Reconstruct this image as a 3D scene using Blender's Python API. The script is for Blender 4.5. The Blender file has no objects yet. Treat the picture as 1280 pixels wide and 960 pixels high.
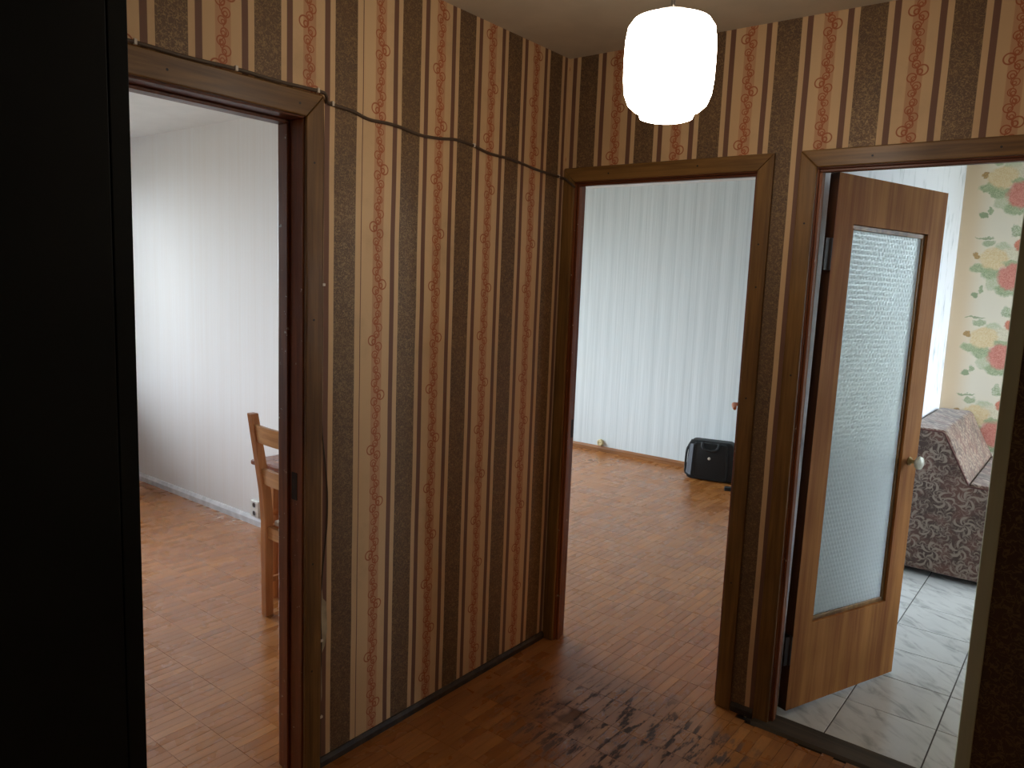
import bpy, bmesh, math, random
from mathutils import Vector, Matrix
random.seed(7)
SC = bpy.context.scene
COL = SC.collection
R = math.radians

# ------------------------------------------------------------------ camera
F_PX, YAW, PITCH, ROLL = 944.02, 0.6620, -0.1323, 0.0393
CAM = Vector((1.849, -2.6757, 1.5796))
fw = Vector((-math.sin(YAW)*math.cos(PITCH), math.cos(YAW)*math.cos(PITCH), math.sin(PITCH)))
rt0 = Vector((math.cos(YAW), math.sin(YAW), 0)); up0 = rt0.cross(fw)
rt = math.cos(ROLL)*rt0 + math.sin(ROLL)*up0
up = -math.sin(ROLL)*rt0 + math.cos(ROLL)*up0
cd = bpy.data.cameras.new('camera'); cam = bpy.data.objects.new('camera', cd); COL.objects.link(cam)
cd.sensor_fit = 'HORIZONTAL'; cd.sensor_width = 36.0; cd.lens = F_PX/1280*36.0
cd.clip_start = 0.02; cd.clip_end = 200
m3 = Matrix((rt, up, -fw)).transposed()
cam.matrix_world = Matrix.Translation(CAM) @ m3.to_4x4()
SC.camera = cam
SC.view_settings.view_transform = 'Standard'; SC.view_settings.look = 'None'
SC.view_settings.exposure = 0.0; SC.view_settings.gamma = 1.0
SC.view_settings.use_curve_mapping = False

# ------------------------------------------------------------------ daylight
SKY = 22.0          # overcast sky, reaches the place only through the windows
LAMP = 18.0        # opal shade of the hall lamp
w = bpy.data.worlds.new('sky'); SC.world = w; w.use_nodes = True
wt = w.node_tree; wt.nodes.clear()
wo = wt.nodes.new('ShaderNodeOutputWorld'); wb = wt.nodes.new('ShaderNodeBackground')
wg = wt.nodes.new('ShaderNodeNewGeometry'); wsx = wt.nodes.new('ShaderNodeSeparateXYZ')
wr = wt.nodes.new('ShaderNodeValToRGB')
wt.links.new(wg.outputs['Incoming'], wsx.inputs[0])
wmx = wt.nodes.new('ShaderNodeMath'); wmx.operation = 'MULTIPLY_ADD'; wmx.inputs[1].default_value = -0.5; wmx.inputs[2].default_value = 0.5
wt.links.new(wsx.outputs[2], wmx.inputs[0]); wt.links.new(wmx.outputs[0], wr.inputs[0])
wr.color_ramp.elements[0].position = 0.46; wr.color_ramp.elements[0].color = (0.22, 0.24, 0.22, 1)
wr.color_ramp.elements[1].position = 0.54; wr.color_ramp.elements[1].color = (0.79, 0.905, 1.0, 1)
wt.links.new(wr.outputs[0], wb.inputs[0]); wb.inputs[1].default_value = SKY
wt.links.new(wb.outputs[0], wo.inputs[0])

def portal(name, loc, rot, sx, sy):
    l = bpy.data.lights.new(name, 'AREA'); l.shape = 'RECTANGLE'; l.size = sx; l.size_y = sy
    l.cycles.is_portal = True
    o = bpy.data.objects.new(name, l); COL.objects.link(o); o.location = loc; o.rotation_euler = rot
# windows (off camera): W1 and W2 in the outer wall x=-4.4, W3 in the kitchen's side wall x=3.5
W1 = (-2.3, -0.28, 0.70, 2.3)
W2 = (0.6, 3.3, 0.30, 2.3)
W3 = (1.75, 3.18, 0.50, 2.40)
portal('daylight_portal', (-4.47, (W1[0]+W1[1])/2, 1.5), (0, R(-90), 0), 1.6, W1[1]-W1[0])
portal('daylight_portal', (-4.47, (W2[0]+W2[1])/2, 1.3), (0, R(-90), 0), 2.0, W2[1]-W2[0])
portal('daylight_portal', (3.52, (W3[0]+W3[1])/2, 1.45), (0, R(90), 0), 1.9, W3[1]-W3[0])

# ------------------------------------------------------------------ node helpers
class NT:
    def __init__(s, name):
        s.m = bpy.data.materials.new(name); s.m.use_nodes = True
        s.t = s.m.node_tree; s.t.nodes.clear()
        s.out = s.t.nodes.new('ShaderNodeOutputMaterial')
    def n(s, ty, **kw):
        nd = s.t.nodes.new(ty)
        for k, v in kw.items(): setattr(nd, k, v)
        return nd
    def put(s, sock, v):
        if v is None: return
        if hasattr(v, 'is_output') or isinstance(v, bpy.types.NodeSocket): s.t.links.new(v, sock)
        else:
            if isinstance(v, tuple) and len(v) == 3 and sock.type == 'RGBA': v = v + (1,)
            sock.default_value = v
    def math(s, op, a, b=None, c=None, clamp=False):
        nd = s.n('ShaderNodeMath', operation=op, use_clamp=clamp)
        s.put(nd.inputs[0], a); s.put(nd.inputs[1], b); s.put(nd.inputs[2], c)
        return nd.outputs[0]
    def vec(s, op, a, b=None, out=0):
        nd = s.n('ShaderNodeVectorMath', operation=op)
        s.put(nd.inputs[0], a)
        if b is not None: s.put(nd.inputs[1], b)
        return nd.outputs[out]
    def pos(s): return s.n('ShaderNodeNewGeometry').outputs['Position']
    def obj(s): return s.n('ShaderNodeTexCoord').outputs['Object']
    def sep(s, v):
        nd = s.n('ShaderNodeSeparateXYZ'); s.put(nd.inputs[0], v); return nd.outputs
    def comb(s, x, y, z=0.0):
        nd = s.n('ShaderNodeCombineXYZ'); s.put(nd.inputs[0], x); s.put(nd.inputs[1], y); s.put(nd.inputs[2], z); return nd.outputs[0]
    def noise(s, v, scale, detail=2.0, rough=0.5, dist=0.0, col=False):
        nd = s.n('ShaderNodeTexNoise'); s.put(nd.inputs['Vector'], v)
        nd.inputs['Scale'].default_value = scale; nd.inputs['Detail'].default_value = detail
        nd.inputs['Roughness'].default_value = rough; nd.inputs['Distortion'].default_value = dist
        return nd.outputs['Color' if col else 'Fac']
    def vor(s, v, scale, feature='F1', out='Distance', rnd=1.0):
        nd = s.n('ShaderNodeTexVoronoi', feature=feature); s.put(nd.inputs['Vector'], v)
        nd.inputs['Scale'].default_value = scale; nd.inputs['Randomness'].default_value = rnd
        return nd.outputs[out]
    def white(s, v, out='Value'):
        nd = s.n('ShaderNodeTexWhiteNoise'); s.put(nd.inputs['Vector'], v); return nd.outputs[out]
    def mr(s, v, a, b, c=0.0, d=1.0, smooth=True):
        nd = s.n('ShaderNodeMapRange', interpolation_type='SMOOTHSTEP' if smooth else 'LINEAR')
        s.put(nd.inputs[0], v)
        for i, q in enumerate((a, b, c, d)): s.put(nd.inputs[1+i], q)
        return nd.outputs[0]
    def mix(s, f, a, b, mode='MIX'):
        nd = s.n('ShaderNodeMix', data_type='RGBA', blend_type=mode)
        s.put(nd.inputs[0], f); s.put(nd.inputs[6], a); s.put(nd.inputs[7], b); return nd.outputs[2]
    def scale(s, v, sc): return s.vec('MULTIPLY', v, sc)
    def bsdf(s, col, rough=0.6, metal=0.0, bump=None, bstr=0.2, bdist=0.002, **kw):
        p = s.n('ShaderNodeBsdfPrincipled')
        s.put(p.inputs['Base Color'], col); s.put(p.inputs['Roughness'], rough); s.put(p.inputs['Metallic'], metal)
        for k, v in kw.items(): s.put(p.inputs[k.replace('_', ' ')], v)
        if bump is not None:
            b = s.n('ShaderNodeBump'); b.inputs['Strength'].default_value = bstr; b.inputs['Distance'].default_value = bdist
            s.put(b.inputs['Height'], bump); s.t.links.new(b.outputs[0], p.inputs['Normal'])
        s.t.links.new(p.outputs[0], s.out.inputs[0]); return s.m

def c8(r, g, b):     # sRGB 0-255 -> linear
    f = lambda v: (v/255/12.92) if v/255 <= 0.04045 else ((v/255+0.055)/1.055)**2.4
    return (f(r), f(g), f(b))

def plain(name, col, rough=0.6, metal=0.0, var=0.08, scale=20, **kw):
    t = NT(name); v = t.noise(t.obj(), scale, 3)
    k = t.mr(v, 0.3, 0.7, 1-var, 1+var)
    c = t.vec('SCALE', None); sc = c.node; sc.inputs[0].default_value = col; t.put(sc.inputs[3], k)
    return t.bsdf(c, rough, metal, bump=v, bstr=0.05, **kw)

def wood(name, dark, light, axis='z', rough=0.42, fine=1.0, wear=0.0, spec=0.4):
    t = NT(name); P = t.obj()
    st = {'x': (1.2, 26, 26), 'y': (26, 1.2, 26), 'z': (26, 26, 1.2)}[axis]
    q = t.scale(P, tuple(v*fine for v in st))
    a = t.noise(q, 1.0, 5, 0.6, 0.6)
    b = t.noise(t.scale(q, (5, 5, 5)), 1.0, 2)
    g = t.math('ADD', t.math('MULTIPLY', a, 0.75), t.math('MULTIPLY', b, 0.25))
    c = t.mix(t.mr(g, 0.32, 0.68), dark, light)
    big = t.noise(P, 3.0, 2)
    c = t.mix(t.mr(big, 0.4, 0.75, 0, 0.35), c, tuple(v*0.6 for v in dark))
    if wear:
        ch = t.noise(P, 42, 4, 0.65)
        c = t.mix(t.mr(ch, 0.70-wear, 0.72-wear, 0, 0.8), c, c8(205, 190, 165))
    return t.bsdf(c, t.mr(big, 0.2, 0.8, rough-0.06, rough+0.1), bump=g, bstr=0.12, bdist=0.001, Specular_IOR_Level=spec)

# ------------------------------------------------------------------ wallpapers
def hall_paper(name, axis, off, joint=None):
    """striped print: vermicelli band | cream | mauve | cream | scroll ribbon | cream | mauve | cream"""
    t = NT(name); P = t.obj(); x, y, z = t.sep(P)
    uu = y if axis == 'y' else x
    wob = t.math('MULTIPLY', t.math('SUBTRACT', t.noise(t.scale(P, (1, 1, 1)), 2.5, 1), 0.5), 0.006)
    us = t.math('ADD', t.math('SUBTRACT', uu, off), wob)
    PER = 0.266
    cell = t.math('FLOOR', t.math('DIVIDE', us, PER))
    u = t.math('SUBTRACT', us, t.math('MULTIPLY', cell, PER))
    def seg(a, b, e=0.0009):
        return t.math('MULTIPLY', t.mr(u, a-e, a+e), t.mr(u, b-e, b+e, 1, 0))
    cream = c8(216, 182, 138); cream2 = c8(206, 170, 126); ribbon = c8(196, 148, 108)
    mauve = c8(116, 80, 62); band = c8(104, 78, 54); gold = c8(178, 148, 102); rust = c8(164, 80, 34)
    base = t.mix(t.mr(t.noise(P, 1.6, 3), 0.35, 0.7), cream, cream2)
    # ribbon with scrolls
    col = t.mix(seg(0.155, 0.198, 0.002), base, ribbon)
    HALF = 0.180
    zz = t.math('ADD', z, 0.14)
    row = t.math('FLOOR', t.math('DIVIDE', zz, HALF))
    v = t.math('SUBTRACT', zz, t.math('MULTIPLY', row, HALF))
    sgn = t.math('SUBTRACT', t.math('MULTIPLY', t.math('MODULO', t.math('ABSOLUTE', row), 2.0), 2.0), 1.0)
    par = t.math('SUBTRACT', 1.0, t.math('MULTIPLY', t.math('MODULO', t.math('ADD', cell, 100.0), 2.0), 2.0))
    sgn = t.math('MULTIPLY', sgn, par)
    lu = t.math('MULTIPLY', t.math('SUBTRACT', u, 0.1765), sgn)
    pv = t.comb(lu, v)
    dn = None; dn2 = None
    curls = [(-0.004, 0.013, 0.0105), (0.008, 0.034, 0.0125), (-0.008, 0.060, 0.014), (0.020, 0.080, 0.0165),
             (0.001, 0.099, 0.012), (-0.009, 0.121, 0.013), (0.006, 0.143, 0.0125), (-0.004, 0.165, 0.0115)]
    for cu, cv, r in curls:
        d = t.math('DIVIDE', t.vec('DISTANCE', pv, (cu, cv, 0), out=1), r)
        d2 = t.math('DIVIDE', t.vec('DISTANCE', pv, (cu*0.55+0.002, cv-r*0.25, 0), out=1), r)
        dn = d if dn is None else t.math('MINIMUM', dn, d)
        dn2 = d2 if dn2 is None else t.math('MINIMUM', dn2, d2)
    ring = lambda d, r, w: t.mr(t.math('ABSOLUTE', t.math('SUBTRACT', d, r)), w*0.35, w, 1, 0)
    sc = t.math('MAXIMUM', ring(dn, 0.92, 0.19), ring(dn2, 0.45, 0.18))
    stem = t.math('MULTIPLY', t.math('SINE', t.math('MULTIPLY', v, math.pi*6/HALF)), 0.009)
    stm = t.mr(t.math('ABSOLUTE', t.math('SUBTRACT', lu, stem)), 0.0008, 0.0024, 1, 0)
    sc = t.math('MAXIMUM', sc, stm)
    sc = t.math('MULTIPLY', sc, seg(0.134, 0.220))
    col = t.mix(t.math('MULTIPLY', sc, 0.9), col, rust)
    mv = t.math('ADD', seg(0.101, 0.120), seg(0.229, 0.248))
    if joint is not None:
        near = t.math('LESS_THAN', t.math('ABSOLUTE', t.math('SUBTRACT', uu, joint)), 0.035)
        mv = t.math('MULTIPLY', mv, t.math('SUBTRACT', 1.0, near))
        jl = t.math('LESS_THAN', t.math('ABSOLUTE', t.math('SUBTRACT', t.math('ADD', uu, wob), joint)), 0.0016)
        mv = t.math('MAXIMUM', mv, jl)
    col = t.mix(mv, col, mauve)
    bd = seg(0.0, 0.083)
    ver = t.math('ABSOLUTE', t.math('SUBTRACT', t.noise(P, 95, 2, 0.5, 0.9), 0.5))
    fl = t.math('MULTIPLY', t.mr(ver, 0.0, 0.055, 1, 0), bd)
    col = t.mix(bd, col, t.mix(t.mr(t.noise(P, 7, 3), 0.35, 0.7, 0, 0.6), band, c8(92, 72, 56)))
    col = t.mix(t.math('MULTIPLY', fl, 0.55), col, gold)
    # wear: faint grime with its own shape
    gr = t.mr(t.noise(P, 5, 5, 0.65), 0.5, 0.8, 0, 0.22)
    col = t.mix(gr, col, c8(88, 66, 44))
    return t.bsdf(col, t.math('SUBTRACT', 0.62, t.math('MULTIPLY', fl, 0.28)), t.math('MULTIPLY', fl, 0.45), bump=sc, bstr=0.1, bdist=0.001)

def room_paper(name, base, lines, axis, per=0.09, amt=0.5):
    t = NT(name); P = t.obj(); x, y, z = t.sep(P)
    u = x if axis == 'x' else y
    n1 = t.noise(t.comb(t.math('MULTIPLY', u, 1.0/per*1.4), 0.0), 1.0, 4, 0.75)
    n2 = t.noise(t.comb(t.math('MULTIPLY', u, 160), t.math('MULTIPLY', z, 2.0)), 1.0, 2)
    s = t.math('ADD', t.math('MULTIPLY', n1, 0.7), t.math('MULTIPLY', n2, 0.3))
    c = t.mix(t.mr(s, 0.36, 0.66, 0, amt), base, lines)
    c = t.mix(t.mr(t.noise(P, 1.3, 3), 0.45, 0.8, 0, 0.25), c, tuple(v*q for v, q in zip(base, (0.98, 0.94, 0.88))))
    return t.bsdf(c, 0.7, bump=n2, bstr=0.05)

def marble_paper(name):
    t = NT(name); P = t.obj(); x, y, z = t.sep(P)
    q = t.comb(t.math('ADD', x, y), z, 0.0)
    a = t.noise(t.scale(q, (9, 3.2, 1)), 1.0, 4, 0.6, 0.9)
    b = t.noise(t.scale(q, (22, 11, 1)), 1.0, 3, 0.6)
    k = t.math('MULTIPLY', t.mr(a, 0.50, 0.72), t.mr(b, 0.30, 0.70))
    c = t.mix(t.math('MULTIPLY', k, 0.8), c8(226, 230, 238), c8(128, 142, 150))
    return t.bsdf(c, 0.65)

def floral_paper(name):
    t = NT(name); P = t.obj(); x, y, z = t.sep(P)
    PER = 0.5245
    wig = t.noise(P, 30, 3, 0.6, col=True)
    ww = t.sep(wig)
    du = t.math('MULTIPLY', t.math('SUBTRACT', ww[0], 0.5), 0.05); dv = t.math('MULTIPLY', t.math('SUBTRACT', ww[1], 0.5), 0.05)
    def wrap(v, off, per):
        q = t.math('ADD', t.math('SUBTRACT', v, off), 10*per)
        return t.math('SUBTRACT', t.math('MODULO', q, per), 0.0)
    U0, V0 = 1.33-0.30, 1.225-0.16            # cell corner, rose sits at (0.30, 0.16) in the cell
    ur = wrap(x, U0, PER); vr = wrap(z, V0, PER)
    u = t.math('ADD', ur, du); v = t.math('ADD', vr, dv)
    p = t.comb(u, v); p0 = t.comb(ur, vr)
    RX, RZ = 0.30, 0.16
    tan = c8(208, 184, 152); pale = c8(216, 206, 186)
    col = t.mix(t.mr(ur, 0.02, 0.16), tan, pale)
    col = t.mix(t.mr(ur, 0.46, 0.52, 0, 1), col, tan)
    pet = t.mr(t.noise(t.scale(P, (1, 1, 1)), 55, 3, 0.6, 2.5), 0.35, 0.65)
    def blob(cx, cz, rx, rz, ca, cb, a=1.0, soft=0.25, src=p):
        nonlocal col
        d = t.vec('LENGTH', t.vec('DIVIDE', t.vec('SUBTRACT', src, (RX+cx, RZ+cz, 0)), (rx*1.15, rz*1.15, 1)), out=1)
        m = t.math('MULTIPLY', t.mr(d, 1-soft, 1+soft*0.4, 1, 0), a)
        ringv = t.mr(t.math('SINE', t.math('ADD', t.math('MULTIPLY', d, 13), t.math('MULTIPLY', pet, 5))), -0.8, 0.8)
        col = t.mix(m, col, t.mix(ringv, ca, cb))
    g1, g2, gp = c8(130, 146, 108), c8(166, 174, 136), c8(188, 190, 162)
    blob(-0.18, 0.050, 0.060, 0.030, g1, g2, 0.9); blob(-0.115, 0.015, 0.060, 0.038, g1, g2, 0.9)
    blob(-0.09, -0.05, 0.055, 0.040, gp, g2, 0.8); blob(-0.02, -0.085, 0.065, 0.040, g1, g2, 0.9)
    blob(0.03, -0.075, 0.045, 0.035, g1, gp, 0.8); blob(-0.07, 0.185, 0.045, 0.035, g2, gp, 0.8)
    blob(0.085, 0.10, 0.050, 0.045, gp, g2, 0.8); blob(0.07, 0.02, 0.040, 0.05, g1, g2, 0.7)
    blob(-0.03, 0.125, 0.080, 0.060, c8(214, 206, 182), c8(196, 186, 158), 0.95)
    blob(-0.115, 0.115, 0.078, 0.065, c8(216, 196, 156), c8(206, 178, 132), 0.95)
    blob(-0.01, 0.085, 0.05, 0.02, g1, g2, 0.85)
    blob(0.0, 0.0, 0.078, 0.078, c8(204, 138, 122), c8(186, 112, 98), 1.0)
    blob(0.03, 0.205, 0.036, 0.034, c8(202, 124, 98), c8(176, 98, 74), 0.95)
    blob(-0.215, 0.135, 0.020, 0.020, c8(180, 138, 78), c8(140, 110, 66), 0.9)
    blob(-0.20, -0.125, 0.024, 0.018, g1, g1, 0.9, src=p); blob(-0.165, -0.095, 0.014, 0.022, g1, g2, 0.9)
    blob(-0.18, 0.25, 0.05, 0.007, g1, g1, 0.8); blob(-0.155, 0.215, 0.035, 0.02, g1, g2, 0.8)
    blob(-0.01, 0.295, 0.022, 0.035, gp, g1, 0.9); blob(0.035, 0.272, 0.035, 0.009, g1, g1, 0.8)
    return t.bsdf(col, 0.7)

def parquet_mat(name):
    t = NT(name); P = t.pos(); x, y, z = t.sep(P)
    cx = t.math('FLOOR', t.math('DIVIDE', t.math('SUBTRACT', x, PX0), PW))
    cy = t.math('FLOOR', t.math('DIVIDE', t.math('SUBTRACT', y, PY0), PL))
    rnd = t.white(t.comb(cx, cy, 1.0)); rnd2 = t.white(t.comb(cx, cy, 7.0))
    blk = t.white(t.comb(t.math('FLOOR', t.math('DIVIDE', cx, 4.0)), cy, 3.0))
    q = t.vec('ADD', t.scale(P, (70, 5, 1)), t.comb(t.math('MULTIPLY', rnd, 40), t.math('MULTIPLY', rnd2, 40)))
    gr = t.noise(q, 1.0, 4, 0.6, 0.4)
    base = t.mix(rnd, c8(150, 90, 40), c8(176, 114, 56))
    base = t.mix(t.math('MULTIPLY', blk, 0.25), base, c8(132, 82, 46))
    base = t.mix(t.mr(gr, 0.35, 0.68, 0, 0.35), base, c8(118, 74, 40))
    # black scuffs worn into the hall floor
    d = t.vec('LENGTH', t.vec('DIVIDE', t.vec('SUBTRACT', P, (0.68, -0.42, 0)), (0.55, 0.36, 1)), out=1)
    sc = t.noise(t.vec('ADD', t.scale(P, (26, 7, 1)), t.comb(t.math('MULTIPLY', rnd, 9), 0.0)), 1.0, 5, 0.7)
    msk = t.math('MULTIPLY', t.mr(d, 0.5, 1.3, 1, 0), t.mr(sc, 0.50, 0.60))
    d2 = t.vec('LENGTH', t.vec('DIVIDE', t.vec('SUBTRACT', P, (0.42, -0.47, 0)), (0.16, 0.12, 1)), out=1)
    msk = t.math('MAXIMUM', msk, t.math('MULTIPLY', t.mr(d2, 0.4, 1.2, 0.7, 0), t.mr(t.noise(P, 14, 3), 0.35, 0.6)))
    base = t.mix(t.math('MULTIPLY', msk, 0.88), base, c8(22, 20, 18))
    rg = t.math('ADD', t.mr(t.noise(P, 6, 3), 0.3, 0.7, 0.20, 0.30), t.math('MULTIPLY', rnd, 0.08))
    rg = t.math('ADD', rg, t.math('MULTIPLY', msk, 0.5))
    return t.bsdf(base, rg, bump=t.math('ADD', gr, t.math('MULTIPLY', t.noise(P, 9, 2), 0.5)), bstr=0.06, bdist=0.001, Specular_IOR_Level=0.5, Coat_Weight=t.math('SUBTRACT', 0.10, t.math('MULTIPLY', msk, 0.10)), Coat_Roughness=0.22)

def tile_mat():
    t = NT('kitchen_tile'); P = t.pos()
    r = t.n('ShaderNodeObjectInfo').outputs['Random']
    q = t.vec('ADD', P, t.comb(t.math('MULTIPLY', r, 30), t.math('MULTIPLY', r, 17)))
    rot = t.n('ShaderNodeVectorRotate', rotation_type='Z_AXIS'); t.put(rot.inputs[0], q); rot.inputs['Angle'].default_value = R(38)
    s = t.noise(t.scale(rot.outputs[0], (6, 17, 1)), 1.0, 3, 0.6, 0.6)
    c = t.mix(t.mr(s, 0.46, 0.76, 0, 0.8), c8(212, 212, 206), c8(146, 146, 142))
    c = t.mix(t.mr(t.noise(q, 5, 2), 0.4, 0.7, 0, 0.3), c, c8(190, 190, 186))
    return t.bsdf(c, 0.24, bump=s, bstr=0.03)

def fabric_mat():
    t = NT('swirl_upholstery'); P = t.obj(); x, y, z = t.sep(P)
    q = t.comb(t.math('ADD', x, t.math('MULTIPLY', y, 0.83)), t.math('ADD', z, t.math('MULTIPLY', y, 0.31)), 0.0)
    q = t.vec('ADD', q, t.vec('SCALE', t.noise(q, 14, 2, col=True)))
    q.node.inputs[1].links[0].from_node.inputs[3].default_value = 0.03
    def swirl(scale, arms, k, rmax):
        nd = t.n('ShaderNodeTexVoronoi', voronoi_dimensions='2D'); t.put(nd.inputs['Vector'], q)
        nd.inputs['Scale'].default_value = scale; nd.inputs['Randomness'].default_value = 0.75
        rel = t.sep(t.vec('SUBTRACT', q, nd.outputs['Position']))
        ang = t.math('ARCTAN2', rel[1], rel[0])
        r = nd.outputs['Distance']
        s = t.math('SINE', t.math('ADD', t.math('MULTIPLY', ang, arms), t.math('MULTIPLY', r, k)))
        return t.math('MULTIPLY', t.mr(s, 0.25, 0.6), t.mr(r, rmax*0.85, rmax, 1, 0))
    a = swirl(8.0, 5.0, 16.0, 0.48); b = swirl(15.0, 3.0, 14.0, 0.45)
    e = t.mr(t.math('ABSOLUTE', t.math('SUBTRACT', t.noise(q, 26, 3, 0.6, 0.8), 0.5)), 0.0, 0.05, 1, 0)
    k = t.math('MAXIMUM', a, t.math('MAXIMUM', t.math('MULTIPLY', b, 0.75), t.math('MULTIPLY', e, 0.5)))
    base = t.mix(t.mr(t.noise(q, 9, 2), 0.4, 0.65), c8(72, 52, 42), c8(100, 66, 54))
    c = t.mix(t.math('MULTIPLY', k, 0.75), base, c8(158, 140, 122))
    return t.bsdf(c, 0.75, bump=k, bstr=0.25, bdist=0.002, Sheen_Weight=0.2, Sheen_Roughness=0.4)

def frosted():
    t = NT('dotted_frosted_glass'); P = t.obj(); x, y, z = t.sep(P)
    s = 1/0.018
    q = t.comb(t.math('MULTIPLY', x, s), t.math('MULTIPLY', z, s), 0.0)
    rowi = t.math('FLOOR', t.math('MULTIPLY', z, s))
    q = t.vec('ADD', q, t.comb(t.math('MULTIPLY', t.math('MODULO', t.math('ABSOLUTE', rowi), 2.0), 0.5), 0.0))
    f = t.vec('SUBTRACT', t.vec('FRACTION', q), (0.5, 0.5, 0))
    d = t.vec('LENGTH', f, out=1)
    h = t.mr(d, 0.1, 0.48, 1, 0)
    g = t.n('ShaderNodeBsdfPrincipled')
    b = t.n('ShaderNodeBump'); b.inputs['Strength'].default_value = 0.5; b.inputs['Distance'].default_value = 0.004
    t.put(b.inputs['Height'], h); t.t.links.new(b.outputs[0], g.inputs['Normal'])
    t.put(g.inputs['Base Color'], c8(236, 246, 240)); g.inputs['Roughness'].default_value = 0.22
    g.inputs['Transmission Weight'].default_value = 0.0; g.inputs['Specular IOR Level'].default_value = 0.6
    tr = t.n('ShaderNodeBsdfTranslucent'); t.put(tr.inputs[0], c8(246, 252, 252)); t.t.links.new(b.outputs[0], tr.inputs[1])
    rf = t.n('ShaderNodeBsdfRefraction'); t.put(rf.inputs[0], c8(244, 252, 252)); rf.inputs['Roughness'].default_value = 0.45; rf.inputs['IOR'].default_value = 1.15
    t.t.links.new(b.outputs[0], rf.inputs['Normal'])
    m1 = t.n('ShaderNodeMixShader'); m1.inputs[0].default_value = 0.32
    t.t.links.new(tr.outputs[0], m1.inputs[1]); t.t.links.new(rf.outputs[0], m1.inputs[2])
    m2 = t.n('ShaderNodeMixShader'); m2.inputs[0].default_value = 0.15
    t.t.links.new(m1.outputs[0], m2.inputs[1]); t.t.links.new(g.outputs[0], m2.inputs[2])
    t.t.links.new(m2.outputs[0], t.out.inputs[0]); return t.m

def clear_pane():
    t = NT('window_glass'); a = t.n('ShaderNodeBsdfTransparent'); b = t.n('ShaderNodeBsdfGlossy'); b.inputs['Roughness'].default_value = 0.02
    fr = t.n('ShaderNodeFresnel'); fr.inputs[0].default_value = 1.45
    m = t.n('ShaderNodeMixShader'); t.t.links.new(fr.outputs[0], m.inputs[0])
    t.t.links.new(a.outputs[0], m.inputs[1]); t.t.links.new(b.outputs[0], m.inputs[2]); t.t.links.new(m.outputs[0], t.out.inputs[0]); return t.m

def opal():
    t = NT('lit_opal_glass')
    p = t.n('ShaderNodeBsdfPrincipled'); p.inputs['Base Color'].default_value = (0.9, 0.88, 0.84, 1); p.inputs['Roughness'].default_value = 0.2
    p.inputs['Emission Color'].default_value = (1.0, 0.88, 0.74, 1); p.inputs['Emission Strength'].default_value = LAMP
    t.t.links.new(p.outputs[0], t.out.inputs[0]); return t.m

PX0, PY0, PW, PL = 0.0, -0.085, 0.0399, 0.1597
M = {}
M['hallA'] = hall_paper('hall_wallpaper_door_side', 'y', -1.200, joint=-1.094)
M['hallB'] = hall_paper('hall_wallpaper_corner_side', 'x', 0.055)
M['hallC'] = hall_paper('hall_wallpaper_stub', 'x', 1.768)
M['room1'] = room_paper('cream_room_wallpaper', c8(229, 226, 225), c8(222, 214, 208), 'x', 0.12, 0.6)
M['room1y'] = room_paper('cream_room_wallpaper_side', c8(229, 226, 225), c8(222, 214, 208), 'y', 0.12, 0.6)
M['room2'] = room_paper('grey_striped_wallpaper', c8(220, 227, 229), c8(192, 201, 203), 'x', 0.085, 0.9)
M['room2y'] = room_paper('grey_striped_wallpaper_side', c8(220, 227, 229), c8(192, 201, 203), 'y', 0.085, 0.9)
M['marble'] = marble_paper('white_marbled_wallpaper')
M['floral'] = floral_paper('rose_wallpaper')
M['ceil_hall'] = plain('hall_ceiling_paint', c8(204, 194, 172), 0.8, var=0.05, scale=6)
M['ceil_room'] = plain('white_ceiling_paint', c8(226, 224, 224), 0.8, var=0.03, scale=6)
M['white'] = plain('white_paint', c8(225, 222, 214), 0.5, var=0.04)
M['casing_z'] = wood('brown_casing_upright', c8(94, 64, 28), c8(142, 104, 54), 'z')
M['casing_x'] = wood('brown_casing_head', c8(94, 64, 28), c8(142, 104, 54), 'x')
M['casing_y'] = wood('brown_casing_head_side', c8(94, 64, 28), c8(142, 104, 54), 'y')
M['jamb'] = wood('chipped_red_brown_jamb', c8(100, 50, 22), c8(144, 82, 42), 'z', 0.38, wear=0.03)
M['jamb_h'] = wood('red_brown_jamb_head', c8(84, 42, 22), c8(122, 68, 38), 'x', 0.4)
M['leaf'] = wood('door_veneer', c8(138, 84, 44), c8(182, 124, 68), 'z', 0.58, 0.7, spec=0.1)
M['leaf_edge'] = wood('door_edge_wood', c8(58, 32, 16), c8(88, 52, 26), 'z', 0.45)
M['bead'] = wood('glazing_bead_wood', c8(104, 70, 32), c8(150, 108, 56), 'z', 0.4)
M['skirt_dark'] = plain('grimy_skirting_paint', c8(52, 42, 32), 0.6, var=0.5, scale=30)
M['skirt_wood'] = wood('brown_skirting', c8(120, 76, 42), c8(158, 108, 66), 'x', 0.35)
M['skirt_pale'] = plain('pale_grey_and_skirting_glare', c8(206, 204, 206), 0.28, var=0.15, scale=14)  # pale tone paints window glare on the cream room's brown skirting
M['iron'] = plain('blackened_steel', c8(36, 26, 20), 0.6, 0.1, var=0.3)
M['steel'] = plain('dull_steel', c8(150, 146, 140), 0.35, 0.9)
M['black_lam'] = plain('black_wardrobe_laminate', c8(22, 24, 22), 0.62, var=0.2, scale=3, Specular_IOR_Level=0.15)
M['cable'] = plain('dark_cable_sheath', c8(78, 62, 48), 0.5)
M['clip'] = plain('white_plastic_clip', c8(214, 204, 190), 0.4)
M['plaster'] = plain('bare_plaster', c8(176, 160, 132), 0.85, var=0.2)
M['pine'] = wood('honey_pine', c8(160, 96, 50), c8(196, 132, 78), 'z', 0.4)
M['pine_x'] = wood('honey_pine_rail', c8(172, 116, 66), c8(206, 152, 96), 'x', 0.4)
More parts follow.
